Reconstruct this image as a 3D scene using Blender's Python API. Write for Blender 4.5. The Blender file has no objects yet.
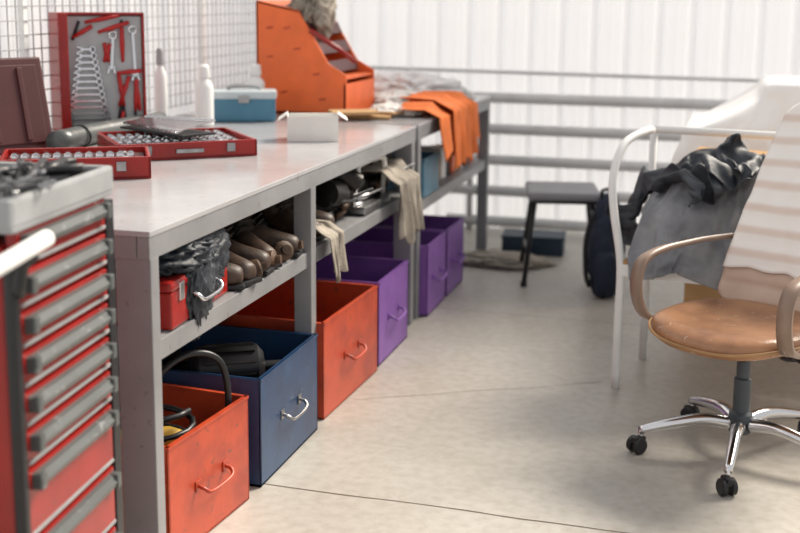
import bpy, bmesh, math, random
from mathutils import Vector, Matrix, noise, Euler
random.seed(7)
PI=math.pi
# ---------------------------------------------------------------- materials
def _nodes(name):
    m=bpy.data.materials.new(name); m.use_nodes=True
    return m, m.node_tree.nodes, m.node_tree.links, m.node_tree.nodes['Principled BSDF']
def mat(name,col,rough=.5,metal=0,var=.12,scale=8,bump=0,bscale=40,col2=None,emit=0,spec=.5,detail=5,thresh=None,wear=None):
    m,n,l,b=_nodes(name)
    tc=n.new('ShaderNodeTexCoord')
    no=n.new('ShaderNodeTexNoise'); no.inputs['Scale'].default_value=scale; no.inputs['Detail'].default_value=detail
    l.new(tc.outputs['Object'],no.inputs['Vector'])
    r=n.new('ShaderNodeValToRGB')
    if col2 is None:
        col2=tuple(c*(1-var*2) for c in col)
    lo,hi=(thresh if thresh else (.3,.7))
    r.color_ramp.elements[0].position=lo; r.color_ramp.elements[1].position=hi
    r.color_ramp.elements[0].color=(*col2,1); r.color_ramp.elements[1].color=(*col,1)
    l.new(no.outputs['Fac'],r.inputs['Fac'])
    last=r.outputs['Color']
    if wear:
        n3=n.new('ShaderNodeTexNoise'); n3.inputs['Scale'].default_value=28; n3.inputs['Detail'].default_value=9; n3.inputs['Distortion'].default_value=1.2
        l.new(tc.outputs['Object'],n3.inputs['Vector'])
        r3=n.new('ShaderNodeValToRGB'); r3.color_ramp.elements[0].position=.64; r3.color_ramp.elements[1].position=.69
        r3.color_ramp.elements[0].color=(0,0,0,1); r3.color_ramp.elements[1].color=(.8,.8,.8,1)
        l.new(n3.outputs['Fac'],r3.inputs['Fac'])
        mx=n.new('ShaderNodeMixRGB'); mx.inputs[2].default_value=(*wear,1)
        l.new(r3.outputs['Color'],mx.inputs[0]); l.new(last,mx.inputs[1]); last=mx.outputs[0]
    l.new(last,b.inputs['Base Color'])
    b.inputs['Roughness'].default_value=rough; b.inputs['Metallic'].default_value=metal
    b.inputs['Specular IOR Level'].default_value=spec
    if bump:
        n2=n.new('ShaderNodeTexNoise'); n2.inputs['Scale'].default_value=bscale; n2.inputs['Detail'].default_value=4
        l.new(tc.outputs['Object'],n2.inputs['Vector'])
        bp=n.new('ShaderNodeBump'); bp.inputs['Strength'].default_value=bump; bp.inputs['Distance'].default_value=.01
        l.new(n2.outputs['Fac'],bp.inputs['Height']); l.new(bp.outputs['Normal'],b.inputs['Normal'])
    return m
M={}
M['greypaint']=mat('grey_paint',(.28,.28,.29),.38,var=.12,scale=5,bump=.05,wear=(.18,.16,.15))
M['benchtop']=mat('bench_top_paint',(.47,.465,.48),.16,var=.12,scale=3,bump=.04,bscale=15,wear=(.34,.32,.31))
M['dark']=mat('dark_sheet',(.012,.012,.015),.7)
M['orange']=mat('orange_red_paint',(.50,.060,.018),.38,col2=(.30,.032,.015),scale=9,bump=.06,thresh=(.25,.55),wear=(.16,.05,.03))
M['orange2']=mat('bright_orange',(.90,.17,.04),.45,var=.1)
M['blue']=mat('blue_paint',(.014,.055,.14),.38,col2=(.010,.03,.085),scale=9,bump=.06,wear=(.05,.08,.12))
M['purple']=mat('purple_paint',(.25,.10,.41),.42,col2=(.18,.07,.31),scale=9,bump=.05,wear=(.12,.05,.2))
M['red']=mat('red_enamel',(.34,.013,.010),.26,var=.15,scale=6,wear=(.18,.02,.015))
M['redgrip']=mat('red_rubber_grip',(.50,.012,.012),.4,var=.1)
M['maroon']=mat('maroon_plastic',(.075,.012,.014),.5)
M['plastgrey']=mat('grey_plastic',(.10,.11,.11),.34,wear=(.22,.23,.23))
M['lightgrey']=mat('light_grey_plastic',(.36,.37,.38),.5)
M['panelgrey']=mat('insert_grey',(.50,.52,.53),.5)
M['black']=mat('black_plastic',(.010,.010,.013),.42)
M['blackm']=mat('black_metal',(.016,.016,.019),.4,metal=.2)
M['chrome']=mat('chrome',(.75,.75,.77),.16,metal=1,var=.05)
M['steel']=mat('steel',(.48,.48,.49),.32,metal=1,var=.3,scale=20)
M['castiron']=mat('greasy_iron',(.035,.030,.027),.38,metal=.5,var=.3,scale=15)
M['rust']=mat('rusty_metal',(.13,.075,.045),.6,metal=.3,var=.35,scale=20,bump=.2)
M['white']=mat('white_paint',(.84,.84,.83),.4,var=.05)
M['whiteplastic']=mat('white_plastic',(.85,.85,.84),.35,var=.03)
M['pipe']=mat('pipe_grey',(.70,.70,.70),.5,var=.08)
M['wire']=mat('white_wire',(.45,.45,.47),.4)
M['paper']=mat('paper',(.82,.80,.76),.8,var=.06)
M['sheet']=mat('white_sheet',(.93,.92,.91),.9,var=.03,bump=.06,bscale=12,spec=.2)
M['rag']=mat('beige_rag',(.42,.37,.31),.9,var=.2,scale=12,bump=.3,bscale=80)
M['dirtyrag']=mat('dirty_rag',(.06,.048,.04),.9,var=.3,scale=12,bump=.3,bscale=80)
M['orangecloth']=mat('orange_cloth',(.92,.22,.05),.85,var=.15,scale=7,bump=.3,bscale=60)
M['navy']=mat('navy_jacket',(.045,.052,.065),.55,col2=(.010,.014,.022),scale=5,bump=.2,bscale=60,thresh=(.45,.62))
M['denim']=mat('grey_denim',(.30,.31,.33),.85,col2=(.14,.15,.17),scale=9,bump=.3,bscale=90)
M['cardboard']=mat('cardboard',(.56,.34,.16),.85,var=.1,scale=6)
M['wood']=mat('bench_wood',(.50,.28,.12),.6,var=.2,scale=6)
M['boot']=mat('boot_leather',(.085,.045,.028),.5,col2=(.03,.019,.014),scale=14,bump=.3,wear=(.15,.11,.08))
M['tan']=mat('tan_leather',(.43,.215,.105),.30,col2=(.26,.12,.06),scale=11,bump=.12,bscale=60,wear=(.52,.36,.26))
M['cream']=mat('cream_leather',(.60,.44,.35),.42,col2=(.48,.33,.25),scale=8,bump=.10,bscale=60)
M['armtan']=mat('armrest_tan',(.32,.22,.165),.4,var=.15)
M['yellow']=mat('yellow_plastic',(.50,.30,.03),.5)
M['bluebox']=mat('blue_plastic',(.07,.22,.33),.4)
M['teal']=mat('pale_blue_lid',(.58,.66,.70),.4)
M['green']=mat('dark_teal_blue',(.012,.035,.065),.5)
M['backpack']=mat('backpack_fabric',(.014,.024,.05),.8,bump=.3,bscale=80)
M['stooltop']=mat('stool_vinyl',(.28,.28,.30),.5,var=.1)
M['hubgrey']=mat('hub_grey',(.07,.085,.10),.45)
def towelmat():
    m,n,l,b=_nodes('striped_towel')
    tc=n.new('ShaderNodeTexCoord'); w=n.new('ShaderNodeTexWave'); w.bands_direction='Z'; w.inputs['Scale'].default_value=4.2; w.inputs['Distortion'].default_value=.6
    l.new(tc.outputs['Object'],w.inputs['Vector'])
    r=n.new('ShaderNodeValToRGB'); r.color_ramp.elements[0].position=.55; r.color_ramp.elements[1].position=.95
    r.color_ramp.elements[0].color=(.90,.86,.82,1); r.color_ramp.elements[1].color=(.76,.64,.57,1)
    l.new(w.outputs['Fac'],r.inputs['Fac']); l.new(r.outputs['Color'],b.inputs['Base Color']); b.inputs['Roughness'].default_value=.85
    return m
M['towel']=towelmat()
def translucent_glow(name,emit):
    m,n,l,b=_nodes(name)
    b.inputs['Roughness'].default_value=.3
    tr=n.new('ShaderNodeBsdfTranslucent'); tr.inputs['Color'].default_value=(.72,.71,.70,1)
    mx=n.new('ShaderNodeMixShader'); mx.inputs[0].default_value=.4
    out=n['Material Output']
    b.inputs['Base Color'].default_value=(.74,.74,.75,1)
    b.inputs['Emission Color'].default_value=(1,.985,.965,1); b.inputs['Emission Strength'].default_value=emit  # emission stands in for daylight glowing through the wall sheets
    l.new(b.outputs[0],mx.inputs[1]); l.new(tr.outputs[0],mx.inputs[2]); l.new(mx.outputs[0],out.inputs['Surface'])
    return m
M['wall']=translucent_glow('daylight_glow_corrugated_sheet',.36)
def concrete():
    m,n,l,b=_nodes('concrete_floor')
    tc=n.new('ShaderNodeTexCoord')
    def N(s,d,dist=0):
        x=n.new('ShaderNodeTexNoise'); x.inputs['Scale'].default_value=s; x.inputs['Detail'].default_value=d; x.inputs['Distortion'].default_value=dist
        l.new(tc.outputs['Object'],x.inputs['Vector']); return x
    a=N(1.3,6,.6); r=n.new('ShaderNodeValToRGB')
    r.color_ramp.elements[0].position=.3; r.color_ramp.elements[1].position=.7
    r.color_ramp.elements[0].color=(.41,.385,.345,1); r.color_ramp.elements[1].color=(.51,.485,.44,1)
    l.new(a.outputs['Fac'],r.inputs['Fac'])
    c=N(26,9); r2=n.new('ShaderNodeValToRGB'); r2.color_ramp.elements[0].position=.3; r2.color_ramp.elements[1].position=.6
    r2.color_ramp.elements[0].color=(.82,.805,.78,1); r2.color_ramp.elements[1].color=(1,1,1,1)
    l.new(c.outputs['Fac'],r2.inputs['Fac'])
    mx=n.new('ShaderNodeMixRGB'); mx.blend_type='MULTIPLY'; mx.inputs[0].default_value=.85
    l.new(r.outputs['Color'],mx.inputs[1]); l.new(r2.outputs['Color'],mx.inputs[2])
    d=N(3.2,9,1.5); r3=n.new('ShaderNodeValToRGB'); r3.color_ramp.elements[0].position=.54; r3.color_ramp.elements[1].position=.72
    r3.color_ramp.elements[0].color=(0,0,0,1); r3.color_ramp.elements[1].color=(.35,.35,.35,1)
    l.new(d.outputs['Fac'],r3.inputs['Fac'])
    m2=n.new('ShaderNodeMixRGB'); m2.inputs[2].default_value=(.34,.295,.24,1)
    l.new(r3.outputs['Color'],m2.inputs[0]); l.new(mx.outputs[0],m2.inputs[1])
    e=N(90,3); r4=n.new('ShaderNodeValToRGB'); r4.color_ramp.elements[0].position=.69; r4.color_ramp.elements[1].position=.73
    r4.color_ramp.elements[0].color=(0,0,0,1); r4.color_ramp.elements[1].color=(.6,.6,.6,1)
    l.new(e.outputs['Fac'],r4.inputs['Fac'])
    m3=n.new('ShaderNodeMixRGB'); m3.inputs[2].default_value=(.2,.17,.14,1)
    l.new(r4.outputs['Color'],m3.inputs[0]); l.new(m2.outputs[0],m3.inputs[1])
    l.new(m3.outputs[0],b.inputs['Base Color'])
    b.inputs['Roughness'].default_value=.40; b.inputs['Specular IOR Level'].default_value=.5
    bp=n.new('ShaderNodeBump'); bp.inputs['Strength'].default_value=.12; bp.inputs['Distance'].default_value=.01
    l.new(c.outputs['Fac'],bp.inputs['Height']); l.new(bp.outputs[0],b.inputs['Normal'])
    return m
M['floor']=concrete()
M['crack']=mat('joint_filler',(.20,.16,.12),.9,var=.2)
# ---------------------------------------------------------------- helpers
def group(name,loc=(0,0,0),rz=0,rx=0,ry=0):
    e=bpy.data.objects.new(name,None); e.empty_display_size=.1
    e.location=loc; e.rotation_euler=(rx,ry,rz)
    bpy.context.collection.objects.link(e); return e
def mk(name,bm,m,parent=None,smooth=False,angle=None):
    bmesh.ops.recalc_face_normals(bm,faces=bm.faces[:])
    me=bpy.data.meshes.new(name); bm.to_mesh(me); bm.free()
    if smooth:
        for p in me.polygons: p.use_smooth=True
    ob=bpy.data.objects.new(name,me); bpy.context.collection.objects.link(ob)
    ms=m if isinstance(m,(list,tuple)) else [m]
    for k in ms: me.materials.append(M[k])
    if parent: ob.parent=parent
    return ob
def abox(bm,c,s,R=None,bev=0,mi=0):
    g=bmesh.ops.create_cube(bm,size=1)
    vs=g['verts']
    mt=Matrix.Translation(Vector(c))@(R.to_4x4() if R else Matrix())@Matrix.Diagonal((s[0],s[1],s[2],1))
    bmesh.ops.transform(bm,matrix=mt,verts=vs)
    fs=set(f for v in vs for f in v.link_faces)
    for f in fs: f.material_index=mi
    if bev:
        es=list(set(e for v in vs for e in v.link_edges))
        r=bmesh.ops.bevel(bm,geom=es,offset=bev,segments=2,profile=.6,affect='EDGES')
        for f in r['faces']: f.material_index=mi
def box(name,c,s,m,parent=None,R=None,bev=0):
    bm=bmesh.new(); abox(bm,c,s,R,bev); return mk(name,bm,m,parent)
def RZ(d): return Matrix.Rotation(math.radians(d),3,'Z')
def RX(d): return Matrix.Rotation(math.radians(d),3,'X')
def RY(d): return Matrix.Rotation(math.radians(d),3,'Y')
def catmull(P,n=6,closed=False):
    P=[Vector(p) for p in P]
    if len(P)<3: return P
    out=[]
    N=len(P); rng=N if closed else N-1
    for i in range(rng):
        if closed: p0,p1,p2,p3=P[(i-1)%N],P[i],P[(i+1)%N],P[(i+2)%N]
        else:
            p1,p2=P[i],P[i+1]; p0=P[i-1] if i else p1+(p1-p2); p3=P[i+2] if i+2<N else p2+(p2-p1)
        for k in range(n):
            t=k/n
            out.append(.5*((2*p1)+(p2-p0)*t+(2*p0-5*p1+4*p2-p3)*t*t+(3*p1-p0-3*p2+p3)*t**3))
    if not closed: out.append(P[-1])
    return out
def atube(bm,path,r,seg=10,smooth=0,closed=False,mi=0,prof=None,wr=0,wf=20):
    P=catmull(path,smooth,closed) if smooth else [Vector(p) for p in path]
    n=len(P)
    up=Vector((0,0,1)); rings=[]
    prev=None
    for i,p in enumerate(P):
        if closed: t=(P[(i+1)%n]-P[i-1]).normalized()
        else: t=(P[min(i+1,n-1)]-P[max(i-1,0)]).normalized()
        if prev is None:
            a=up if abs(t.dot(up))<.95 else Vector((0,1,0))
            nrm=(a-t*a.dot(t)).normalized()
        else:
            nrm=(prev-t*prev.dot(t)).normalized()
        prev=nrm; bi=t.cross(nrm)
        if isinstance(r,(list,tuple)):
            f=i/(n-1)*(len(r)-1); k=min(int(f),len(r)-2); rr=r[k]+(r[k+1]-r[k])*(f-k)
        else: rr=r
        ring=[]
        if prof:
            for (a_,b_) in prof: ring.append(bm.verts.new(p+nrm*a_*1.0+bi*b_))
        else:
            for k in range(seg):
                an=2*PI*k/seg; q=p+(nrm*math.cos(an)+bi*math.sin(an))*rr
                if wr:
                    d=1-2*abs(noise.noise(q*wf)); q=q+(q-p).normalized()*wr*d
                ring.append(bm.verts.new(q))
        rings.append(ring)
    s=len(rings[0])
    for i in range(n if closed else n-1):
        A,B=rings[i],rings[(i+1)%n]
        for k in range(s):
            f=bm.faces.new((A[k],A[(k+1)%s],B[(k+1)%s],B[k])); f.material_index=mi
    if not closed:
        for ring in (rings[0],rings[-1]):
            try:
                f=bm.faces.new(ring); f.material_index=mi
            except: pass
def tube(name,path,r,m,parent=None,seg=10,smooth=0,closed=False,**k):
    bm=bmesh.new(); atube(bm,path,r,seg,smooth,closed,**k)
    return mk(name,bm,m,parent,smooth=True)
def alathe(bm,prof,origin=(0,0,0),axis='Z',seg=24,R=None,mi=0):
    o=Vector(origin); rings=[]
    if R is None: R={'Z':Matrix.Identity(3),'X':RY(90),'Y':RX(90)}[axis]
    for (r,z) in prof:
        rings.append([bm.verts.new(o+R@Vector((max(r,1e-4)*math.cos(2*PI*k/seg),max(r,1e-4)*math.sin(2*PI*k/seg),z))) for k in range(seg)])
    for A,B in zip(rings,rings[1:]):
        for k in range(seg):
            f=bm.faces.new((A[k],A[(k+1)%seg],B[(k+1)%seg],B[k])); f.material_index=mi
    for ring in (rings[0],rings[-1]):
        f=bm.faces.new(ring); f.material_index=mi
def autosmooth(ob,deg=35):
    me=ob.data
    for p in me.polygons: p.use_smooth=True
    try: me.set_sharp_from_angle(angle=math.radians(deg))
    except Exception: pass
    return ob
def lathe(name,prof,origin,m,parent=None,axis='Z',seg=24,R=None):
    bm=bmesh.new(); alathe(bm,prof,origin,axis,seg,R); return autosmooth(mk(name,bm,m,parent))
def ridged(v,f,seed):
    q=v*f+Vector((seed*3.1,seed*1.7,seed*.9))
    w=Vector((noise.noise(q*.6),noise.noise(q*.6+Vector((9,1,4))),noise.noise(q*.6+Vector((2,7,5)))))
    q=q+w*1.2
    return (1-2*abs(noise.noise(q)))
def ablob(bm,c,s,seed=0,amp=.25,freq=3,sub=5,mi=0,R=None,flat=True):
    g=bmesh.ops.create_icosphere(bm,subdivisions=sub,radius=1)
    for v in g['verts']:
        n=v.co.normalized()
        d=1+amp*(ridged(n,freq*.5,seed)*.9+ridged(n,freq*1.1,seed+5)*.45)-amp*.4+.2*noise.noise(n*1.3+Vector((seed,0,0)))
        p=Vector((n.x*d*s[0],n.y*d*s[1],n.z*d*s[2]))
        if R: p=R@p
        if flat and p.z<-s[2]*.55: p.z=-s[2]*.55
        v.co=p+Vector(c)+ (Vector((0,0,s[2]*.55)) if flat else Vector())
    for f in set(f for v in g['verts'] for f in v.link_faces): f.material_index=mi
def blob(name,c,s,m,parent=None,**k):
    bm=bmesh.new(); ablob(bm,c,s,**k); return mk(name,bm,m,parent,smooth=True)
def hang(name,y0,y1,xtop,xedge,ztop,zbot,m,parent=None,seed=0,amp=.02,ny=50,nz=50,jag=.05):
    bm=bmesh.new(); L1=abs(xedge-xtop); L2=ztop-zbot
    rows=[]
    for i in range(ny+1):
        u=i/ny; y=y0+(y1-y0)*u
        drop=L2*(1+jag*6*noise.noise(Vector((u*4+seed,seed,0))))
        row=[]
        for j in range(nz+1):
            s=j/nz*(L1+drop)
            fold=ridged(Vector((u*3.2,s*1.4,seed)),1.2,seed)
            fold2=math.sin(u*22+seed*3+3*noise.noise(Vector((u*3,s*3,seed))))
            if s<L1:
                x=xtop+(xedge-xtop)*s/L1; z=ztop+.006+amp*.8*(fold+1)*min(1,(L1-s)/L1*3+.2); xx=x
            else:
                k=(s-L1)/max(drop,.01)
                x=xedge+.01+amp*(fold+1)*.5+amp*.8*(fold2+1)*k*.6; z=ztop-(s-L1); xx=x
            row.append(bm.verts.new((xx,y+amp*.6*noise.noise(Vector((s*6,u*5,seed))),z)))
        rows.append(row)
    for A,B in zip(rows,rows[1:]):
        for j in range(nz): bm.faces.new((A[j],A[j+1],B[j+1],B[j]))
    ob=mk(name,bm,m,parent,smooth=True)
    so=ob.modifiers.new('s','SOLIDIFY'); so.thickness=.004
    return ob
def wrench(bm,p,ang,L,w,R,mi=0,th=.006):
    B=R@RY(ang)
    o=Vector(p)
    abox(bm,o+B@Vector((0,0,L/2)),(w*.55,th,L*.86),B,0,mi)
    atube(bm,[o+B@Vector((math.cos(a)*w*.75,0,L+math.sin(a)*w*.75)) for a in [i*2*PI/10 for i in range(10)]],th*.7,6,0,True,mi)
    for sx in(-1,1):
        abox(bm,o+B@Vector((sx*w*.55,0,-w*.2)),(w*.4,th*1.2,w*1.2),B@RY(-sx*15),0,mi)
    abox(bm,o+B@Vector((0,0,w*.35)),(w*1.4,th*1.2,w*.6),B,0,mi)
# ---------------------------------------------------------------- cloth simulation of draped fabrics
def cloth_mesh(name,inside,ext,step,place,m,pin=None):
    bm=bmesh.new(); V={}
    nu=int(ext[0]/step); nv=int(ext[1]/step)
    for i in range(-nu,nu):
        for j in range(-nv,nv):
            if inside((i+.5)*step,(j+.5)*step):
                q=[]
                for (a,b) in((i,j),(i+1,j),(i+1,j+1),(i,j+1)):
                    if (a,b) not in V: V[(a,b)]=bm.verts.new(place(a*step,b*step))
                    q.append(V[(a,b)])
                bm.faces.new(q)
    bm.verts.index_update()
    pins=[v.index for (a,b),v in V.items() if pin and pin(a*step,b*step)]
    o=mk(name,bm,m,None,True)
    if pins:
        vg=o.vertex_groups.new(name='pin'); vg.add(pins,1,'REPLACE')
    return o
def simulate(cloths,colliders,frames):
    for c in colliders:
        c.modifiers.new('col','COLLISION'); c.collision.thickness_outer=.008; c.collision.cloth_friction=60
    for (o,grow,bend,selfc) in cloths:
        md=o.modifiers.new('cloth','CLOTH'); s=md.settings
        s.quality=5; s.mass=.25; s.tension_stiffness=12; s.compression_stiffness=12; s.shear_stiffness=4
        s.bending_stiffness=bend; s.air_damping=2.5; s.shrink_min=-grow
        if 'pin' in o.vertex_groups: s.vertex_group_mass='pin'
        cs=md.collision_settings; cs.distance_min=.006; cs.collision_quality=2; cs.friction=40
        cs.use_self_collision=selfc; cs.self_distance_min=.006
        md.point_cache.frame_start=1; md.point_cache.frame_end=frames
    sc=bpy.context.scene; sc.frame_start=1; sc.frame_end=frames
    for f in range(1,frames+1): sc.frame_set(f)
    dg=bpy.context.evaluated_depsgraph_get()
    res=[]
    for (o,_,_,_) in cloths:
        res.append(bpy.data.meshes.new_from_object(o.evaluated_get(dg)))
    for (o,_,_,_),me in zip(cloths,res):
        o.modifiers.clear(); o.data=me
        for p in me.polygons: p.use_smooth=True
        so=o.modifiers.new('thick','SOLIDIFY'); so.thickness=.005
        ss=o.modifiers.new('sub','SUBSURF'); ss.levels=1; ss.render_levels=1
    for c in colliders: bpy.data.objects.remove(c,do_unlink=True)
    sc.frame_set(1)
cols=[]
def cbox(c,s,R=None):
    bm=bmesh.new(); abox(bm,c,s,R)
    bmesh.ops.subdivide_edges(bm,edges=bm.edges[:],cuts=6,use_grid_fill=True)
    o=mk('col',bm,'dark'); cols.append(o); return o
cbox((0,5,-.05),(6,6,.1))
cbox((.45,5.42,.47),(1.24,.66,.94))
cbox((.62,5.42,1.03),(.92,.52,.20))
Rb=RZ(-10)
cbox(Vector((-.37,4.41,0))+Rb@Vector((.475,.22,.485)),(.95,.46,.05),Rb)
PB=[((-.07,4.53,.62),(.22,.15,.17),71),((.10,4.52,.70),(.17,.13,.15),75)]
bm=bmesh.new()
for c,s,sd in PB: ablob(bm,c,s,seed=sd,amp=.2,freq=4,flat=False,sub=4)
o=mk('col',bm,'dark'); cols.append(o)
bm=bmesh.new()
for c,s,sd in PB: ablob(bm,c,tuple(k-.01 for k in s),seed=sd,amp=.2,freq=4,flat=False,sub=4)
g_pile=group('denim_jacket_pile')
mk('lining_bundle',bm,'navy',g_pile,True)
sheet=cloth_mesh('white_cover',lambda u,v:True,(1.05,.82),.032,
  lambda u,v:Vector((.45+u,5.42+v,1.24+.05*noise.noise(Vector((u*4,v*4,3))))),'sheet')
Rj=RZ(22)
def jin(u,v):
    return (abs(u)<.26 and -.30<v<.32) or (.08<v<.28 and abs(u)<.55) or (abs(u)<.12 and v<.40 and v>0)
jacket=cloth_mesh('jacket_shell',jin,(.7,.45),.0145,
  lambda u,v:Vector((-.01,4.53,1.08))+Rj@Vector((u*.66+.05*noise.noise(Vector((v*7,u*5,1))),v*.60+.05*noise.noise(Vector((v*6,u*6,7))),.16*noise.noise(Vector((u*7,v*7,5)))+.05*noise.noise(Vector((u*17,v*17,5))))),'navy')
Rk=RZ(-12)
def kin(u,v):
    return (-.46<u<.40 and -.30<v<.20)
jeans=cloth_mesh('jeans_shell',kin,(.5,.34),.0145,
  lambda u,v:Vector((.02,4.36,.90))+Rk@Vector((u*.80+.03*noise.noise(Vector((v*8,u*5,2))),v*.88+.03*noise.noise(Vector((u*5,v*4,9))),.05*noise.noise(Vector((u*6,v*8,15))))),'denim',
  pin=lambda u,v: v>.16 and -.25<u<.3 and int(u*60)%4==0)
def sim_two():
    keep=[o.copy() for o in cols]
    for k in keep:
        k.data=k.data.copy(); bpy.context.collection.objects.link(k)
    simulate([(sheet,.06,.4,False),(jeans,.18,.25,True)],cols,40)
    jc=jeans.copy()
    jc.data=jeans.data.copy(); jc.modifiers.clear(); bpy.context.collection.objects.link(jc)
    simulate([(jacket,.32,.25,True)],keep+[jc],45)
sim_two()
jacket.parent=g_pile; jeans.parent=g_pile
# ---------------------------------------------------------------- room
XL=-2.75; YB=7.45
g=box('floor',( -.3,4.0,-.05),(7.2,9.0,.1),'floor')
bm=bmesh.new()
def strip(pts,w):
    pts=[Vector(p) for p in pts]
    for a,b in zip(pts,pts[1:]):
        n=10
        d=(b-a); nr=Vector((-d.y,d.x,0)).normalized()
        prev=None
        for i in range(n+1):
            p=a+d*i/n+nr*.012*noise.noise(Vector(a+d*i/n)*5)
            ww=w*(.6+.5*abs(noise.noise(p*9)))
            cur=(bm.verts.new(p+nr*ww+Vector((0,0,.0012))),bm.verts.new(p-nr*ww+Vector((0,0,.0012))))
            if prev: bm.faces.new((prev[0],cur[0],cur[1],prev[1]))
            prev=cur
strip([(-1.4,3.17,0),(-.6,3.165,0),(.2,3.15,0),(2,3.13,0)],.003)
strip([(-1.3,3.98,0),(-.9,4.2,0),(-.43,4.46,0)],.0015)
strip([(-1.4,5.35,0),(-.4,5.33,0),(1.5,5.3,0)],.002)
mk('trim_1',bm,'crack')
def corrug(name,axis,a0,a1,fixed,z0,z1,amp=.03,per=.15,sgn=1):
    bm=bmesh.new(); prof=[]
    a=a0
    while a<a1:
        for da,h in ((0,0),(.28,0),(.31,.15),(.34,0),(.58,0),(.68,-1),(.88,-1),(.98,0)):
            prof.append((a+da*per,h*amp))
        a+=per
    low=[];hi=[]
    for (t,h) in prof:
        if axis=='X': c=(t,fixed+sgn*h)
        else: c=(fixed+sgn*h,t)
        low.append(bm.verts.new((*c,z0))); hi.append(bm.verts.new((*c,z1)))
    for i in range(len(prof)-1): bm.faces.new((low[i],low[i+1],hi[i+1],hi[i]))
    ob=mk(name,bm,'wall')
    s=ob.modifiers.new('s','SOLIDIFY'); s.thickness=.002
    return ob
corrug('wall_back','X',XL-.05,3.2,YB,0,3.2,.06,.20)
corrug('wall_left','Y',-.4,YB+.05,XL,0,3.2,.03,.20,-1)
g=group('heating_pipes')
for i,z in enumerate((.86,.66,.46,.26,.06)):
    tube('pipe_%d'%(i+1),[(-1.75,YB-.13,z),(.9,YB-.13,z)],.034,'pipe',g,16)
for i,x in enumerate((-1.6,.8)):
    tube('riser_%d'%(i+1),[(x,YB-.13,.0),(x,YB-.13,.88)],.02,'pipe',g,12)
g=group('conduit_pipe')
tube('pipe',[(-2.6,YB-.08,1.03),(1.5,YB-.08,1.0)],.012,'pipe',g,10)
tube('drop',[(.75,YB-.08,1.0),(.75,YB-.08,0)],.012,'pipe',g,10)
g=group('wire_grid_panel')
bm=bmesh.new()
y=2.4
while y<=7.2:
    abox(bm,(XL+.10,y,1.62),(.0045,.0045,1.36)); y+=.055
z=.95
while z<=2.3:
    abox(bm,(XL+.105,4.8,z),(.0045,4.8,.0045)); z+=.055
mk('mesh_wires',bm,'wire',g)
bm=bmesh.new()
for y in (2.4,4.0,5.6,7.2): abox(bm,(XL+.09,y,1.15),(.025,.025,2.3))
mk('frame',bm,'white',g)
# ---------------------------------------------------------------- benches
def bench(name,y0,y1,shelf,legs,xf=-1.36,xb=-2.58):
    g=group(name); ym=(y0+y1)/2; L=y1-y0; xm=(xf+xb)/2; D=xf-xb
    box('top_plate',(xm,ym,.912),(D,L,.016),'benchtop',g,bev=.003)
    bm=bmesh.new()
    abox(bm,(xf-.02,ym,.875),(.035,L-.004,.058),bev=.003)
    abox(bm,(xb+.02,ym,.875),(.035,L-.004,.058))
    abox(bm,(xm,y0+.022,.875),(D-.08,.038,.058)); abox(bm,(xm,y1-.022,.875),(D-.08,.038,.058))
    mk('apron',bm,'greypaint',g)
    bm=bmesh.new()
    for (y,w,d) in legs:
        abox(bm,(xf-.002-w/2,y,.425),(w,d,.85),bev=.004)
        abox(bm,(xb+.002+w/2,y,.425),(w,d,.85),bev=.004)
    mk('legs',bm,'greypaint',g)
    bm=bmesh.new()
    abox(bm,(xf-.03,ym,shelf-.03),(.03,L-.06,.055),bev=.003)
    abox(bm,(xm,ym,shelf-.006),(D-.06,L-.06,.012))
    mk('shelf',bm,'greypaint',g)
    bm=bmesh.new(); abox(bm,(xb+.005,ym,.47),(.006,L-.06,.78)); mk('light_block_panel',bm,'dark',g)  # added dark panel, blocks light from behind so the underside stays dark
    return g
bench('workbench',2.54,5.07,.625,((2.567,.098,.045),(3.72,.065,.05),(5.03,.085,.05)))
bench('workbench',5.11,6.76,.55,((5.14,.075,.05),(6.73,.06,.05)))
# ---------------------------------------------------------------- bins
def bin_(color,y0,y1,h=.36,x1=-1.325,D=.62,tilt=0):
    g=group('storage_bin',((x1-D/2),(y0+y1)/2,.003),math.radians(tilt)); W=y1-y0; t=.006
    bm=bmesh.new()
    abox(bm,(0,0,t/2),(D,W,t))
    abox(bm,(D/2-t/2,0,h/2),(t,W,h),bev=.0015); abox(bm,(-D/2+t/2,0,h/2),(t,W,h))
    abox(bm,(0,W/2-t/2,h/2),(D,t,h)); abox(bm,(0,-W/2+t/2,h/2),(D,t,h))
    abox(bm,(D/2-.004,0,h-.004),(.014,W,.008)); 
    abox(bm,(0,W/2-.005,h-.004),(D,.014,.008)); abox(bm,(0,-W/2+.005,h-.004),(D,.014,.008))
    mk('body',bm,color,g)
    hz=h*.50; a=.075
    hm='steel' if color=='blue' else color
    tube('handle',[(D/2,-a,hz),(D/2+.022,-a,hz-.006),(D/2+.034,-a*.7,hz-.020),(D/2+.034,a*.7,hz-.020),(D/2+.022,a,hz-.006),(D/2,a,hz)],.0055,hm,g,8,4)
    bm=bmesh.new()
    for s in(-1,1): abox(bm,(D/2+.002,s*a,hz),(.004,.026,.03),bev=.001)
    mk('handle_brackets',bm,hm,g)
    return g
bin_('orange',2.64,3.08,.325,x1=-1.345,tilt=-5)
bin_('blue',3.14,3.65,.345)
bin_('orange',3.755,4.34,.355,tilt=-2)
bin_('purple',4.38,4.82,.35)
bin_('purple',5.17,5.53,.34)
bin_('purple',5.56,5.93,.34)
g=group('air_hose')
tube('loop',[(-1.75,2.80,.03),(-1.62,2.77,.25),(-1.52,2.82,.42),(-1.44,2.90,.49),(-1.375,2.98,.44),(-1.37,2.99,.25),(-1.45,2.95,.03)],.010,'black',g,10,8)
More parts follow.
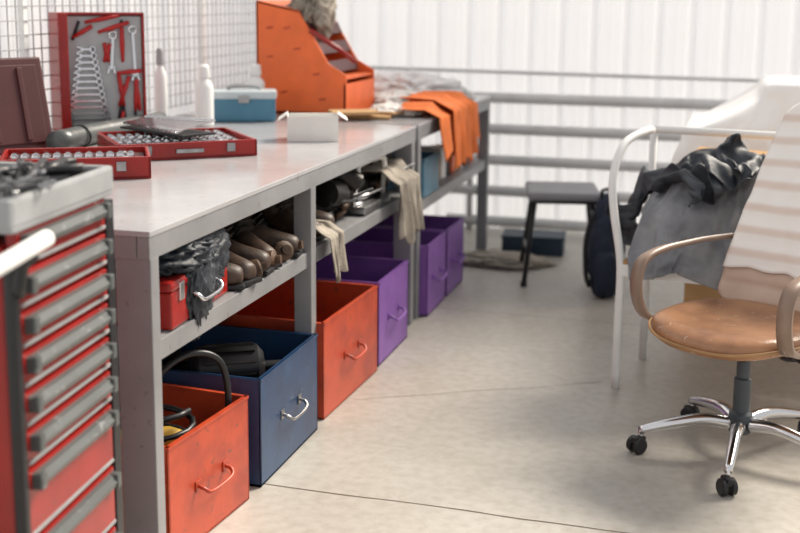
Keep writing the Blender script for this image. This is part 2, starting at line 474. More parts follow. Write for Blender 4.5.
tube('coil',[(-1.53+.12*math.cos(a),2.84+.10*math.sin(a),.18+a*.009) for a in [i*.4 for i in range(48)]],.009,'black',g,8)
g=group('yellow_power_drill',(-1.50,2.78,.22),.4)
lathe('motor_body',[(.01,-.11),(.032,-.10),(.038,-.02),(.038,.05),(.028,.08),(.018,.10),(.018,.14),(.008,.15)],(0,0,.05),'yellow',g,'X')
box('grip',(-.05,0,-.03),(.045,.04,.15),'black',g,RY(12),.01)
box('battery',(-.065,0,-.12),(.10,.06,.05),'black',g,None,.01)
g=group('scrap_metal_parts')
bm=bmesh.new()
for i in range(34):
    y=random.choice([random.uniform(2.76,2.96),random.uniform(2.76,2.96),random.uniform(3.24,3.53)]); x=random.uniform(-1.8,-1.46)
    alathe(bm,[(.02,0),(.05,0),(.05,.02),(.03,.03),(.03,.10),(.018,.10)],(x,y,random.uniform(.05,.24)),seg=16,R=RZ(random.uniform(0,360))@RX(random.uniform(40,120)))
autosmooth(mk('flanges',bm,'castiron',g))
g=group('electric_motor',(-1.52,3.35,.28),.5)
lathe('casing',[(.03,-.13),(.06,-.12),(.075,-.10),(.075,.09),(.05,.11),(.018,.115),(.018,.17)],(0,0,.02),'blackm',g,'X')
bm=bmesh.new()
for i in range(12):
    a=i*PI/6; abox(bm,(0,.076*math.cos(a),.02+.076*math.sin(a)),(.16,.006,.012),RX(math.degrees(a)-90))
mk('cooling_fins',bm,'castiron',g)
box('base_foot',(0,0,-.09),(.14,.12,.04),'blackm',g,None,.005)
# ---------------------------------------------------------------- shelf contents (bench 1)
ZS=.627
g=group('red_metal_toolbox',(-1.49,2.88,ZS),math.radians(4))
box('body',(0,0,.05),(.20,.42,.10),'red',g,None,.006)
box('lid',(0,0,.115),(.205,.425,.03),'red',g,None,.012)
tube('handle',[(.10,-.08,.075),(.125,-.08,.065),(.135,-.06,.05),(.135,.06,.05),(.125,.08,.065),(.10,.08,.075)],.006,'chrome',g,8,3)
bm=bmesh.new()
for s in(-.15,.15): abox(bm,(.103,s,.095),(.008,.03,.05),bev=.002)
mk('latches',bm,'chrome',g)
g=group('black_work_bag')
bm=bmesh.new(); ablob(bm,(-1.56,2.86,ZS+.185),(.18,.21,.065),seed=3,amp=.35,freq=7,flat=False)
ablob(bm,(-1.42,2.94,ZS+.12),(.04,.13,.10),seed=8,amp=.4,freq=7,flat=False)
ablob(bm,(-1.40,2.86,ZS+.09),(.03,.08,.13),seed=18,amp=.4,freq=7,flat=False)
mk('bag_fabric',bm,'navy',g,True)
def boot(loc,rz,h=.22,m='boot',rx=0):
    g=group('work_boot',loc,rz,rx)
    bm=bmesh.new()
    sd=loc[1]*7
    prof=[]
    for (x,zc,ry,rz_) in [(-.125,.035,.02,.02),(-.11,.037,.038,.033),(-.07,.04,.047,.038),(-.02,.046,.047,.045),(.03,.06,.042,.06)]:
        prof.append([bm.verts.new((x,ry*math.cos(a),max(.012,zc+rz_*math.sin(a)))) for a in [2*PI*i/16 for i in range(16)]])
    for (z,cx,rx_,ry) in [(.075,.075,.06,.043),(.12,.088,.05,.042),(.17,.09,.056,.036),(h,.085+.02*noise.noise(Vector((sd,0,0))),.060,.034)]:
        prof.append([bm.verts.new((cx-rx_*math.sin(a)+.01*noise.noise(Vector((a,z*20,sd))), ry*math.cos(a)+.012*noise.noise(Vector((a+5,z*20,sd))), z+.014*math.sin(3*a+sd)*(z>.16))) for a in [2*PI*i/16 for i in range(16)]])
    for A,B in zip(prof,prof[1:]):
        for i in range(16): bm.faces.new((A[i],A[(i+1)%16],B[(i+1)%16],B[i]))
    bm.faces.new(prof[0])
    o=mk('upper',bm,m,g,True); s=o.modifiers.new('s','SOLIDIFY'); s.thickness=.004
    o.modifiers.new('ss','SUBSURF').levels=1
    bm=bmesh.new(); 
    abox(bm,(-.02,0,.008),(.22,.085,.016),bev=.006); abox(bm,(.09,0,.004),(.08,.08,.03),bev=.005)
    mk('sole',bm,'black',g)
    bm=bmesh.new()
    for i in range(5): abox(bm,(.02+.006*i,0,.10+.022*i),(.05,.06,.004),RY(50-8*i))
    mk('laces',bm,'dirtyrag',g)
    return g
boot((-1.50,3.12,ZS),math.radians(200),.225)
boot((-1.66,3.10,ZS),math.radians(155),.225)
boot((-1.49,3.235,ZS),math.radians(165),.225,'boot')
boot((-1.64,3.25,ZS),math.radians(175),.225,'castiron')
boot((-1.50,3.345,ZS),math.radians(185),.21,'boot')
boot((-1.65,3.40,ZS),math.radians(215),.22,'boot')
boot((-1.50,3.47,ZS),math.radians(150),.21,'boot')
boot((-1.68,3.56,ZS),math.radians(200),.22,'castiron')
boot((-1.50,3.60,ZS),math.radians(190),.2,'boot')
boot((-1.52,3.90,ZS),math.radians(170),.215,'boot')
boot((-1.52,4.02,ZS),math.radians(190),.215,'boot')
g=group('car_brake_drums')
bm=bmesh.new()
for (x,y,z,s,ax) in [(-1.85,3.25,.72,1.1,85),(-1.88,3.50,.73,1.1,60),(-1.395,3.41,.657,.42,85),(-1.395,3.29,.655,.4,75),(-1.40,3.53,.66,.45,70),(-1.40,3.62,.66,.42,80)]:
    alathe(bm,[(.02*s,-.04*s),(.04*s,-.05*s),(.07*s,-.045*s),(.075*s,-.02*s),(.075*s,.02*s),(.055*s,.035*s),(.035*s,.04*s),(.035*s,.08*s),(.02*s,.08*s)],(x,y,z),seg=22,R=RZ(random.uniform(-60,60))@RY(ax))
autosmooth(mk('drums',bm,'rust',g))
g=group('dark_machine_parts')
bm=bmesh.new()
for i in range(40):
    x=random.uniform(-1.95,-1.44); y=random.uniform(4.15,4.95); r=random.uniform(.03,.06)
    alathe(bm,[(r*.4,-r*1.5),(r,-r*1.4),(r,r),(r*.6,r*1.2),(r*.6,r*2),(r*.3,r*2)],(x,y,ZS+r+random.uniform(0,.12)),seg=18,R=RZ(random.uniform(0,360))@RX(random.uniform(50,110)))
for i in range(18):
    abox(bm,(random.uniform(-1.95,-1.48),random.uniform(4.2,4.9),ZS+.07),(random.uniform(.08,.16),random.uniform(.08,.18),random.uniform(.08,.14)),RZ(random.uniform(0,90)),.008)
autosmooth(mk('castings',bm,'castiron',g))
g=group('hand_tool_pile')
bm=bmesh.new()
for i in range(14):
    p=Vector((random.uniform(-1.50,-1.42),random.uniform(4.12,4.90),ZS+random.uniform(.02,.10))); R=RZ(random.uniform(60,120))@RY(random.uniform(75,95))
    atube(bm,[p,p+R@Vector((0,0,.10)),p+R@Vector((0,0,.11)),p+R@Vector((0,0,.19))],[.012,.012,.006,.006],8,0,False,i%3)
mk('tools',bm,['black','steel','rust'],g,True)
g=group('chrome_carry_frame')
tube('frame_loop',[(-1.44,4.38,.66),(-1.42,4.39,.79),(-1.42,4.43,.825),(-1.41,4.68,.825),(-1.41,4.73,.79),(-1.42,4.74,.66)],.011,'paper',g,10,5)
box('base_tray',(-1.50,4.55,.645),(.24,.36,.03),'steel',g,None,.006)
g=group('beige_rag')
hang('cloth',4.64,4.94,-1.50,-1.352,.72,.48,'rag',g,seed=4,amp=.035)
g=group('beige_rag')
hang('cloth',3.80,3.95,-1.46,-1.352,.655,.51,'rag',g,seed=9,amp=.02)
# bench 2 shelf contents
g=group('blue_plastic_crate',(-1.50,5.42,.552))
bm=bmesh.new()
for s in(-1,1):
    abox(bm,(s*.12,0,.09),(.008,.30,.18),bev=.002); abox(bm,(0,s*.15,.09),(.24,.008,.18),bev=.002)
abox(bm,(0,0,.005),(.24,.30,.01)); 
for s in(-1,1): abox(bm,(s*.122,0,.175),(.018,.32,.014)); abox(bm,(0,s*.152,.175),(.26,.018,.014))
mk('body',bm,'bluebox',g)
g=group('shelf_clutter')
bm=bmesh.new()
for i in range(9):
    y=5.68+i*.11; h=random.uniform(.08,.2)
    if i%3==0: alathe(bm,[(.04,0),(.042,.005),(.042,h*.8),(.02,h),(.015,h+.03)],(-1.47,y,.552),seg=16,mi=i%4)
    else: abox(bm,(-1.50,y,.552+h/2),(.14,.085,h),RZ(random.uniform(-10,10)),.005,mi=i%4)
mk('cartons',bm,['orange2','cardboard','whiteplastic','castiron'],g)
# ---------------------------------------------------------------- rolling tool cabinet
CX,CY=-1.297,1.865
cab=group('rolling_tool_cabinet',(CX,CY,0),math.radians(6))
W=.43;D=.62
bm=bmesh.new(); abox(bm,(-D/2-.012,W/2,.55),(D,W,.95),bev=.008); mk('carcass',bm,'red',cab)
bm=bmesh.new()
abox(bm,(-.014,W+.014,.54),(.05,.040,1.0),bev=.004); abox(bm,(.006,-.002,.50),(.024,.022,.98),bev=.006)
abox(bm,(-.02,W/2,.04),(.04,W,.06),bev=.004)
mk('corner_bumpers',bm,'black',cab)
bm=bmesh.new();bh=bmesh.new();bs=bmesh.new()
zt=1.055
for hgt in (.082,.08,.08,.08,.08,.08,.15,.15,.15):
    zc=zt-hgt/2
    abox(bm,(0,W/2,zc),(.022,W-.03,hgt-.008),bev=.003)
    hz=zt-.028
    pr=[(.010,.015),(.022,.012),(.032,-.002),(.028,-.014),(.010,-.019)]
    atube(bh,[(0,.030,hz),(0,W-.022,hz)],.01,prof=[(b_,a_) for a_,b_ in pr])
    for yy in (.042,W-.034): abox(bh,(.021,yy,hz-.002),(.026,.022,.035),bev=.005)
    abox(bs,(.0125,W/2,zt-hgt+.013),(.004,W-.04,.007))
    zt-=hgt
mk('drawer_fronts',bm,'red',cab); mk('drawer_pulls',bh,'plastgrey',cab); mk('drawer_trim_strips',bs,'lightgrey',cab)
bm=bmesh.new()
zt=1.062
abox(bm,(-D/2,W/2,zt),(D+.04,W+.03,.02),bev=.006)
abox(bm,(.012,W/2,zt+.028),(.020,W+.03,.058),bev=.008)
abox(bm,(-D-.012,W/2,zt+.028),(.020,W+.03,.058),bev=.008)
abox(bm,(-D/2,-.010,zt+.028),(D+.04,.020,.058),bev=.008)
abox(bm,(-D/2,W+.010,zt+.028),(D+.04,.020,.058),bev=.008)
mk('top_tray',bm,'lightgrey',cab)
box('tray_mat',(-D/2,W/2,zt+.013),(D-.02,W-.02,.008),'dark',cab)
tube('push_handle',[(.06,-.44,1.005),(.06,-.12,1.025),(.055,.05,1.035)],.017,'white',cab,18)
tube('handle_bracket',[(.018,-.002,.93),(.03,-.002,.99),(.055,-.002,1.015)],.013,'black',cab,10,3)
lathe('caster_front',[(.02,-.015),(.05,-.015),(.055,0),(.05,.015),(.02,.015)],(-.05,W-.05,.055),'black',cab,'Y')
lathe('caster_rear',[(.02,-.015),(.05,-.015),(.055,0),(.05,.015),(.02,.015)],(-.5,.05,.055),'black',cab,'Y')
g=group('socket_and_wrench_assortment',(CX,CY,1.080),math.radians(6))
bm=bmesh.new()
for i in range(70):
    x=random.uniform(-.56,-.03); y=random.uniform(.03,W-.03); r=random.uniform(.008,.017)
    k=random.random()
    if k<.55: alathe(bm,[(r*.8,0),(r,.002),(r,.035),(r*.6,.036),(r*.6,.02)],(x,y,random.uniform(.01,.03)),seg=12,R=RZ(random.uniform(0,360))@RX(random.choice([0,80,95,100])))
    else: wrench(bm,(x,y,random.uniform(.02,.055)),0,random.uniform(.10,.2),.014,RZ(random.uniform(0,180))@RX(82))
autosmooth(mk('tools',bm,'steel',g))
bm=bmesh.new()
for i in range(16):
    x=random.uniform(-.5,-.05); y=random.uniform(.05,W-.05)
    atube(bm,[Vector((x,y,.04)),Vector((x,y,.04))+RZ(random.uniform(0,180))@Vector((.10,0,.01))],random.uniform(.008,.012),8)
mk('black_grips',bm,'black',g,True)
# ---------------------------------------------------------------- tool cases on the bench
ZT=.921
def tray_case(name,loc,rz,w,d,h,rows):
    g=group(name,loc,rz)
    bm=bmesh.new()
    t=.012
    abox(bm,(0,0,.006),(w,d,.012),bev=.003)
    for s in(-1,1):
        abox(bm,(s*(w/2-t/2),0,h/2),(t,d,h),bev=.004); abox(bm,(0,s*(d/2-t/2),h/2),(w,t,h),bev=.004)
    mk('case_shell',bm,'red',g)
    box('insert_tray',(0,0,h*.45),(w-.03,d-.03,h*.55),'maroon',g,None,.003)
    bm=bmesh.new()
    for i in range(rows):
        y=-d/2+.04+i*(d-.08)/(rows-1)
        r=.008+.008*(i/rows)
        if i%3==2:
            wrench(bm,(-w*.38,y,h*.75),0,w*.7,.02,Matrix(((0,0,1),(1,0,0),(0,1,0))))
        else:
            n=int(w/.038)
            for k in range(n):
                alathe(bm,[(r*.9,-.02),(r,-.018),(r,.018),(r*.7,.02)],(-w/2+.035+k*(w-.06)/n,y,h*.75),seg=12,R=RX(90))
    autosmooth(mk('sockets',bm,'chrome',g))
    bm=bmesh.new()
    for s in(-.3,.3): abox(bm,(s*w,-d/2-.004,h*.6),(.03,.01,.03),bev=.002)
    abox(bm,(0,-d/2-.006,h*.5),(.10,.012,.014),bev=.003)
    mk('latches',bm,'steel',g)
    return g
tray_case('socket_set_case',(-1.97,3.90,ZT),math.radians(40),.50,.42,.06,9)
tray_case('socket_set_case',(-2.02,3.30,ZT),math.radians(30),.46,.28,.07,6)
g=group('wrench_roll_set',(-2.03,3.95,ZT+.067),math.radians(-28))
box('rack',(0,0,.004),(.40,.15,.008),'dark',g,None,.002)
bm=bmesh.new()
for i in range(14):
    L=.09+.005*i
    wrench(bm,(-.19+i*.028,-L/2,.022),0,L,.018,RX(-80))
mk('wrenches',bm,'chrome',g)
g=group('tool_case_lid',(-2.52,3.60,ZT),math.radians(62))
bm=bmesh.new(); Rl=RX(-14)
abox(bm,Rl@Vector((0,0,.175)),(.44,.03,.35),Rl,.008)
abox(bm,Rl@Vector((0,-.018,.175)),(.38,.008,.29),Rl,.003)
for s in (-.12,0,.12): abox(bm,Rl@Vector((s,-.024,.175)),(.02,.01,.27),Rl,.003)
mk('lid_shell',bm,'maroon',g)
g=group('open_wrench_case',(-2.48,4.28,ZT),math.radians(36))
H_=.50
bm=bmesh.new()
abox(bm,(0,0,H_/2),(.33,.02,H_),bev=.004)
for s in(-1,1): abox(bm,(s*.160,-.02,H_/2),(.010,.05,H_),bev=.003)
abox(bm,(0,-.02,H_-.005),(.33,.05,.010),bev=.003); abox(bm,(0,-.02,.005),(.33,.05,.010),bev=.003)
abox(bm,Vector((-.175,-.05,H_/2)),(.12,.04,H_),RZ(-75),.006)
mk('case_shell',bm,'red',g)
box('insert_panel',(0,-.018,H_/2),(.308,.018,H_-.03),'panelgrey',g,None,.003)
bm=bmesh.new()
for i in range(13):
    z=.04+i*.026; L=.15-.0085*i
    wrench(bm,(-.140+.004*i,-.034,z),90,L,.015,Matrix.Identity(3))
for i,(x,z,L,a) in enumerate([(.03,.27,.14,4),(.125,.24,.19,-2)]):
    wrench(bm,(x,-.034,z),a,L,.02,Matrix.Identity(3))
mk('wrenches',bm,'chrome',g)
bm=bmesh.new()
for (x,z,a,L) in [(-.07,.46,78,.14),(-.02,.42,72,.13),(.055,.12,20,.13),(.075,.12,-8,.13),(.12,.10,4,.13),(.14,.10,-8,.12),(-.12,.40,60,.09),(.05,.255,85,.10),(.075,.30,0,.14),(.06,.03,10,.07),(-.0,.30,20,.08),(.02,.30,-12,.08)]:
    R=RY(a); p=Vector((x,-.038,z))
    atube(bm,[p,p+R@Vector((0,0,L*.5)),p+R@Vector((0,0,L))],[.006,.010,.008],8)
mk('red_grips',bm,'redgrip',g,True)
bm=bmesh.new()
for (x,z,a,L) in [(.05,.05,10,.08),(.08,.05,-6,.08),(-.12,.39,20,.08),(.12,.05,0,.06),(.075,.43,0,.04)]:
    R=RY(a); p=Vector((x,-.036,z)); atube(bm,[p,p+R@Vector((0,0,L))],.006,8)
mk('blades',bm,'blackm',g,True)
g=group('grey_cloth_roll')
tube('roll',[(-2.36,3.72,ZT+.040),(-2.37,4.0,ZT+.040),(-2.34,4.50,ZT+.040)],.040,'plastgrey',g,20,4)
tube('cord',[(-2.365+.042*math.cos(a),3.9,ZT+.040+.042*math.sin(a)) for a in [i*PI/8 for i in range(16)]],.004,'black',g,6,0,True)
def bottle(loc,r,h,capm='white'):
    g=group('white_spray_bottle',loc)
    lathe('bottle_body',[(r*.9,0),(r,.005),(r,h*.62),(r*.92,h*.68),(r*.5,h*.76),(r*.42,h*.8)],(0,0,0),'whiteplastic',g)
    lathe('cap',[(r*.62,h*.79),(r*.64,h*.8),(r*.58,h*.97),(r*.4,h)],(0,0,0),capm,g)
    return g
bottle((-2.24,4.72,ZT),.042,.27,'whiteplastic')
bottle((-2.18,5.16,ZT),.045,.25)
bottle((-2.42,4.66,ZT),.028,.34,'lightgrey')
g=group('blue_toolbox',(-2.17,5.0,ZT),math.radians(22))
box('body',(0,0,.055),(.29,.17,.11),'bluebox',g,None,.012)
box('lid',(0,0,.122),(.30,.18,.038),'teal',g,None,.014)
tube('handle',[(-.07,0,.135),(-.06,0,.155),(.06,0,.155),(.07,0,.135)],.007,'lightgrey',g,8,3)
box('latch',(0,-.092,.105),(.05,.01,.035),'lightgrey',g,None,.003)
g=group('white_carton',(-1.62,4.42,ZT),math.radians(20))
bm=bmesh.new()
for s in(-1,1):
    abox(bm,(s*.10,0,.05),(.004,.14,.10)); abox(bm,(0,s*.07,.05),(.20,.004,.10))
    abox(bm,(s*.12,0,.095),(.045,.13,.003),RY(s*35))
abox(bm,(0,0,.003),(.2,.14,.004)); abox(bm,(0,.0,.075),(.18,.12,.004),RX(8))
mk('carton_panels',bm,'paper',g)
g=group('orange_parts_organizer',(0,0,0))
prof=[(-2.24,.922),(-1.78,.922),(-1.78,1.12),(-1.87,1.17),(-2.02,1.42),(-2.24,1.47)]
bm=bmesh.new()
def extr(bm,prof,y0,y1,mi=0):
    a=[bm.verts.new((x,y0,z)) for x,z in prof]; b=[bm.verts.new((x,y1,z)) for x,z in prof]
    fs=[bm.faces.new(a),bm.faces.new(b)]
    n=len(prof)
    for i in range(n): fs.append(bm.faces.new((a[i],a[(i+1)%n],b[(i+1)%n],b[i])))
    for f in fs: f.material_index=mi
Yo0,Yo1=5.32,5.78; Ym=(Yo0+Yo1)/2; Yl=Yo1-Yo0
extr(bm,prof,Yo0,Yo0+.012); extr(bm,prof,Yo1-.012,Yo1)
abox(bm,(-2.237,Ym,1.19),(.01,Yl,.54)); abox(bm,(-2.01,Ym,.93),(.45,Yl,.012))
abox(bm,(-1.786,Ym,1.0),(.01,Yl,.15)); abox(bm,(-2.13,Ym,1.442),(.22,Yl,.01),RY(12))
abox(bm,(-2.01,Ym+.01,1.10),(.44,Yl-.04,.01)); 
mk('shell',bm,'orange2',g)
bm=bmesh.new()
for (x,z) in [(-2.17,1.34),(-2.08,1.34),(-2.17,1.20),(-2.03,1.24),(-1.93,1.12),(-2.10,1.03),(-1.90,1.0)]:
    abox(bm,(x,Yo0-.0015,z),(.035,.003,.008),RY(-10))
mk('slot_holes',bm,'orange',g)
bm=bmesh.new()
for j in range(3): abox(bm,(-1.88+j*-.045,Ym,1.15+j*.09),(.02,Yl-.03,.06),RY(-25))
mk('dividers',bm,'maroon',g)
tube('red_bar',[(-1.96,Yo0-.01,1.33),(-1.82,Yo0+.02,1.24),(-1.77,Yo0+.10,1.18)],.012,'red',g,8)
g=group('grey_jacket_cloth')
blob('cloth',(-2.0,5.46,1.42),(.09,.12,.15),'rag',g,seed=21,amp=.4,freq=7,flat=False)
g=group('crumpled_paper_pile')
bm=bmesh.new()
for i,(x,y,s) in enumerate([(-1.58,5.5,.11),(-1.70,5.95,.15),(-1.60,6.2,.13),(-1.85,6.2,.18),(-1.55,6.50,.12)]):
    ablob(bm,(x,y,ZT),(s,s*1.1,s*.30),seed=30+i,amp=.35,freq=6,sub=4)
mk('paper',bm,'paper',g,False)
g=group('flat_cartons')
bm=bmesh.new()
for i,(x,y,a) in enumerate([(-1.66,5.30,12),(-1.62,5.42,-20),(-1.7,5.2,30)]):
    abox(bm,(x,y,ZT+.008+.014*i),(.22,.15,.012),RZ(a),.002)
mk('panels',bm,'cardboard',g)
g=group('white_plastic_bag')
bm=bmesh.new(); ablob(bm,(-1.75,6.35,ZT),(.28,.25,.09),seed=41,amp=.35,freq=6)
mk('bag',bm,'sheet',g,True)
g=group('orange_cloth')
hang('cloth',5.36,6.15,-1.53,-1.352,.93,.72,'orangecloth',g,seed=2,amp=.035,jag=.08)
g=group('orange_cloth')
hang('cloth',5.52,5.97,-1.57,-1.325,.95,.66,'orangecloth',g,seed=6,amp=.03,jag=.05)
# ---------------------------------------------------------------- floor clutter in back
g=group('storage_case',(-1.08,6.75,0),math.radians(5))
bm=bmesh.new()
abox(bm,(0,0,.05),(.36,.22,.10),bev=.008); abox(bm,(0,0,.105),(.37,.23,.015),bev=.005)
abox(bm,(0,-.115,.07),(.08,.012,.02),bev=.003)
mk('body',bm,'green',g)
g=group('floor_rag')
blob('cloth',(-1.22,6.42,0),(.24,.16,.025),'rag',g,seed=51,amp=.4,freq=7)
g=group('work_stool',(-.84,6.15,0),math.radians(12))
box('seat_pad',(0,0,.475),(.38,.40,.045),'stooltop',g,None,.018)
box('seat_frame',(0,0,.445),(.34,.36,.02),'blackm',g,None,.003)
bm=bmesh.new()
for sx in(-1,1):
    for sy in(-1,1):
        atube(bm,[(sx*.15,sy*.15,.44),(sx*.20,sy*.22,.012)],.013,10)
    atube(bm,[(sx*.185,-.19,.17),(sx*.185,.19,.17)],.009,8)
mk('legs',bm,'blackm',g,True)
bm=bmesh.new()
for sx in(-1,1):
    for sy in(-1,1): alathe(bm,[(.016,0),(.018,.004),(.016,.03)],(sx*.20,sy*.22,0),seg=12)
mk('rubber_feet',bm,'black',g)
g=group('backpack',(-.565,5.85,0),math.radians(8))
bm=bmesh.new(); ablob(bm,(0,0,.24),(.085,.13,.28),seed=61,amp=.10,freq=3,flat=False)
for v in bm.verts:
    if v.co.z<0.004: v.co.z=.004
mk('body',bm,'backpack',g,True)
bm=bmesh.new(); ablob(bm,(0,-.10,.15),(.07,.06,.12),seed=63,amp=.1,freq=3,flat=False); mk('front_pocket',bm,'backpack',g,True)
tube('top_loop',[(-.03,0,.48),(-.03,0,.54),(.03,0,.54),(.03,0,.48)],.008,'black',g,8,4)
tube('strap',[(-.07,-.06,.44),(-.105,-.06,.30),(-.10,-.05,.12),(-.08,-.04,.05)],.012,'black',g,8,4)
# ---------------------------------------------------------------- white metal bench with clothes
g=group('white_metal_bench',(-.37,4.41,0),math.radians(-10))
bw=.95;bd=.42;r=.016
bm=bmesh.new()
for x in(0,bw):
    s=-1 if x==0 else 1
    atube(bm,[(x,0,.0),(x,0,.3),(x,0,.5),(x+s*.04,.02,.70),(x+s*.055,.05,.83),(x+s*.04,.14,.94),(x+s*.0,.28,.975),(x,.40,.97)],r,12,5)
    atube(bm,[(x,bd,.0),(x,bd,.5),(x,bd+.02,.97)],r,12)
    atube(bm,[(x,0,.46),(x,bd,.46)],r,10)
atube(bm,[(0,bd+.02,.97),(bw,bd+.02,.97)],r,12)
atube(bm,[(0,bd,.7),(bw,bd,.7)],r,10)
mk('tube_frame',bm,'white',g,True)
bm=bmesh.new()
abox(bm,(bw/2,0,.475),(bw,.03,.045),bev=.004); abox(bm,(bw/2,bd,.475),(bw,.03,.04),bev=.004)
mk('seat_rails',bm,'white',g)
box('seat_board',(bw/2,bd/2,.505),(bw-.02,bd+.02,.016),'wood',g,None,.003)
g=group('cardboard_box',(.18,4.72,.515),math.radians(-14))
bm=bmesh.new()
w,d,h=.66,.16,.35
for s in(-1,1): abox(bm,(s*w/2,0,h/2),(.006,d,h)); abox(bm,(0,s*d/2,h/2),(w,.006,h))
abox(bm,(0,0,.004),(w,d,.006)); abox(bm,(0,0,h),(w,d,.006))
abox(bm,(-.05,-d/2-.06,h+.015),(w*.7,.14,.005),RX(-14)); abox(bm,(0,.06,h+.02),(w,.12,.005),RX(10))
mk('panels',bm,'cardboard',g)
g=group('sheet_covered_crate')
box('wooden_crate',(.45,5.42,.46),(1.2,.62,.92),'cardboard',g,None,.01)
box('upper_carton',(.62,5.42,1.02),(.88,.48,.19),'cardboard',g,None,.004)
sheet.parent=g
# ---------------------------------------------------------------- office chair
ch=group('office_chair',(.09,3.84,0),math.radians(-33))
bm=bmesh.new();bw_=bmesh.new()
for i in range(5):
    a=math.radians(192+33+72*i); c,s=math.cos(a),math.sin(a)
    P=[(c*.03,s*.03,.115),(c*.12,s*.12,.125),(c*.23,s*.23,.105),(c*.33,s*.33,.078)]
    atube(bm,P,[.024,.021,.018,.014],12,6)
    atube(bm,[(c*.325,s*.325,.085),(c*.325,s*.325,.045)],.008,8)
    Rw=RZ(math.degrees(a)+35)
    for k in(-1,1):
        o=Vector((c*.335,s*.335,.0275))+Rw@Vector((0,k*.016,0))
        alathe(bw_,[(.006,-.010),(.022,-.010),(.0275,-.006),(.0275,.006),(.022,.010),(.006,.010)],o,seg=20,R=Rw@RX(90))
    abox(bw_,Vector((c*.33,s*.33,.045)),(.05,.026,.025),Rw,.008)
mk('star_base',bm,'chrome',ch,True); autosmooth(mk('casters',bw_,'black',ch))
lathe('gas_lift',[(.034,.085),(.038,.09),(.038,.15),(.028,.16),(.028,.27),(.022,.275),(.022,.37)],(0,0,0),'hubgrey',ch)
bm=bmesh.new(); abox(bm,(0,-.0,.385),(.16,.24,.045),bev=.012); atube(bm,[(.05,0,.375),(.2,.02,.37)],.006,8); abox(bm,(.21,.02,.37),(.05,.02,.012),bev=.004)
mk('tilt_mechanism',bm,'blackm',ch)
def cushion(name,w,d,th,m,parent,T,dip=.02,e=2.6):
    bm=bmesh.new(); na=48; rings=[]
    L=[(0.0,1),(.35,1),(.7,.98),(.88,.85),(.97,.55),(1,0),(.97,-.5),(.88,-.8),(.6,-.9),(0.0,-.9)]
    for (t,h) in L:
        ring=[]
        for i in range(na):
            a=2*PI*i/na; c,s=math.cos(a),math.sin(a)
            rr=(abs(c)**e+abs(s)**e)**(-1/e)
            tt=max(t,.003)
            x=w/2*rr*c*tt; y=d/2*rr*s*tt
            z=th/2*h - (dip*(1-t**2) if h>0 else 0) 
            z+=.004*noise.noise(Vector((x*15,y*15,h)))
            ring.append(bm.verts.new(T(Vector((x,y,z)))))
        rings.append(ring)
    for A,B in zip(rings,rings[1:]):
        for i in range(na): bm.faces.new((A[i],A[(i+1)%na],B[(i+1)%na],B[i]))
    bm.faces.new(rings[0]);bm.faces.new(rings[-1])
    o=mk(name,bm,m,parent,True); o.modifiers.new('s','SUBSURF').levels=1
    o.modifiers['s'].render_levels=1
    return o
def Tseat(p):
    y=p.y; z=p.z
    if y<-.12: z-= (y+.12)**2*1.2
    return Vector((p.x,y-.05,z+.455))
cushion('seat_cushion',.51,.52,.085,'tan',ch,Tseat)
tube('seat_piping',[Tseat(Vector((.257*math.cos(a)*((abs(math.cos(a))**2.6+abs(math.sin(a))**2.6)**(-1/2.6)),.262*math.sin(a)*((abs(math.cos(a))**2.6+abs(math.sin(a))**2.6)**(-1/2.6)),0))) for a in [2*PI*i/48 for i in range(48)]],.005,'wood',ch,8,0,True)
def bsurf(u,v,off=0):
    wv=.235*(1-.10*v)*(1-max(0,(abs(v-.5)*2-.86)/.14)**2*.28)
    yc=.215+.38*v-.03*math.sin(v*PI); zc=.47+.66*v
    edge=max(0,(abs(u)-.8)/.2); edv=max(0,(abs(v-.5)*2-.92)/.08)
    th=.040*math.sqrt(max(0,1-max(edge,edv)**2))
    rib=.010*abs(math.sin(v*PI*9))**.6*(1-edge)
    return u*wv,yc-.045*u*u,zc,th,rib
bm=bmesh.new(); nu=40;nv=70; F=[];B=[]
for j in range(nv+1):
    v=j/nv; rf=[];rb=[]
    for i in range(nu+1):
        u=-1+2*i/nu
        x,yy,zc,th,rib=bsurf(u,v)
        rf.append(bm.verts.new((x,yy-th-rib,zc-.3*th))); rb.append(bm.verts.new((x,yy+th*.6+.002,zc)))
    F.append(rf);B.append(rb)
for j in range(nv):
    for i in range(nu):
        bm.faces.new((F[j][i],F[j][i+1],F[j+1][i+1],F[j+1][i])); bm.faces.new((B[j][i],B[j+1][i],B[j+1][i+1],B[j][i+1]))
for j in range(nv):
    bm.faces.new((F[j][0],F[j+1][0],B[j+1][0],B[j][0])); bm.faces.new((F[j][nu],B[j][nu],B[j+1][nu],F[j+1][nu]))
for i in range(nu):
    bm.faces.new((F[0][i],B[0][i],B[0][i+1],F[0][i+1])); bm.faces.new((F[nv][i],F[nv][i+1],B[nv][i+1],B[nv][i]))
mk('backrest',bm,'cream',ch,True)
bm=bmesh.new(); rows=[]
nj=90
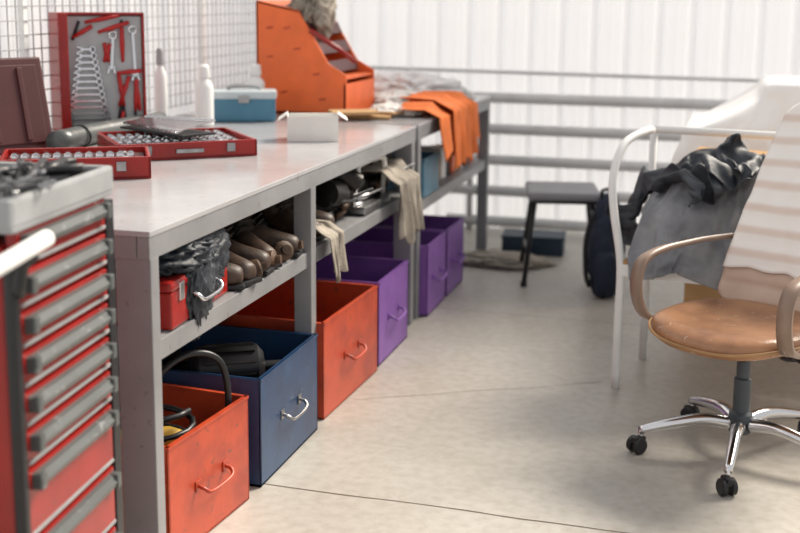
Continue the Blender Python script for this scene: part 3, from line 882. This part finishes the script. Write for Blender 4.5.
for j in range(nj+1):
    t=j/nj*1.55; row=[]
    for i in range(41):
        u=(-1+2*i/40)*.90
        wob=.008*ridged(Vector((u*1.5,t*3,2)),1.3,3)+.010
        lim=1.0-.20
        v0=.20+.07*noise.noise(Vector((u*2,0,4)))
        if t<lim:
            v=v0+(1-v0)*t/lim; x,yy,zc,th,rib=bsurf(u,min(v,1)); th=max(th,.03) if v>.9 else .04
            row.append(bm.verts.new((x*1.03,yy-th-rib*.6-wob,zc-.012+.03*max(0,(v-.9)/.1))))
        elif t<lim+.10:
            k=(t-lim)/.10; x,yy,zc,th,rib=bsurf(u,1.0)
            row.append(bm.verts.new((x*1.03,yy-(.03+wob)*math.cos(k*PI),zc+.018+.018*math.sin(k*PI))))
        else:
            k=(t-lim-.10)/.61; v=1-k*.55; x,yy,zc,th,rib=bsurf(u,v)
            row.append(bm.verts.new((x*1.03,yy+.032+wob,zc+.018)))
    rows.append(row)
for A,B_ in zip(rows,rows[1:]):
    for i in range(40): bm.faces.new((A[i],A[i+1],B_[i+1],B_[i]))
o=mk('draped_towel',bm,'towel',ch,True); s=o.modifiers.new('s','SOLIDIFY'); s.thickness=.004
bm=bmesh.new()
pr=[(-.009,-.022),(-.009,.022),(.009,.022),(.009,-.022)]
for s in(-1,1):
    atube(bm,[(s*.24,-.12,.43),(s*.262,-.20,.47),(s*.27,-.235,.56),(s*.27,-.21,.645),(s*.27,-.11,.672),(s*.27,.02,.675),(s*.265,.15,.675),(s*.235,.28,.675)],.01,8,6,prof=pr)
mk('armrests',bm,'armtan',ch,True)
bm=bmesh.new()
for s in(-1,1): atube(bm,[(s*.08,0,.40),(s*.2,-.1,.41),(s*.25,-.13,.425)],.011,8,4)
atube(bm,[(0,.1,.39),(0,.27,.40),(0,.32,.50),(0,.38,.66)],.022,10,5)
mk('arm_supports',bm,'blackm',ch,True)
# ---------------------------------------------------------------- lights, world, camera
w=bpy.data.worlds.new('sky'); bpy.context.scene.world=w; w.use_nodes=True
bg=w.node_tree.nodes['Background']; bg.inputs[0].default_value=(.975,.97,.98,1); bg.inputs[1].default_value=.56
def sun(name,d,e,ang,col):
    l=bpy.data.lights.new(name,'SUN'); l.energy=e; l.angle=math.radians(ang); l.color=col
    o=bpy.data.objects.new(name,l); bpy.context.collection.objects.link(o)
    o.rotation_euler=Vector(d).to_track_quat('Z','Y').to_euler(); o.location=Vector(d)*8
sun('sun_light',(.55,.80,.90),5.2,24,(1,.91,.78))
cam=bpy.data.cameras.new('camera'); co=bpy.data.objects.new('camera',cam); bpy.context.collection.objects.link(co)
co.rotation_euler=(Matrix.Rotation(math.radians(15.8),3,'Z')@Matrix.Rotation(math.radians(80),3,'X')@Matrix.Rotation(math.radians(.5),3,'Z')).to_euler()
co.location=(0,0,1.5)
cam.lens=1165/800*36; cam.sensor_width=36; cam.clip_start=.05; cam.shift_y=-66/800
cam.dof.use_dof=True; cam.dof.focus_distance=3.5; cam.dof.aperture_fstop=2.0
bpy.context.scene.camera=co
sc=bpy.context.scene
sc.view_settings.view_transform='Standard'; sc.view_settings.look='None'; sc.view_settings.exposure=0.32
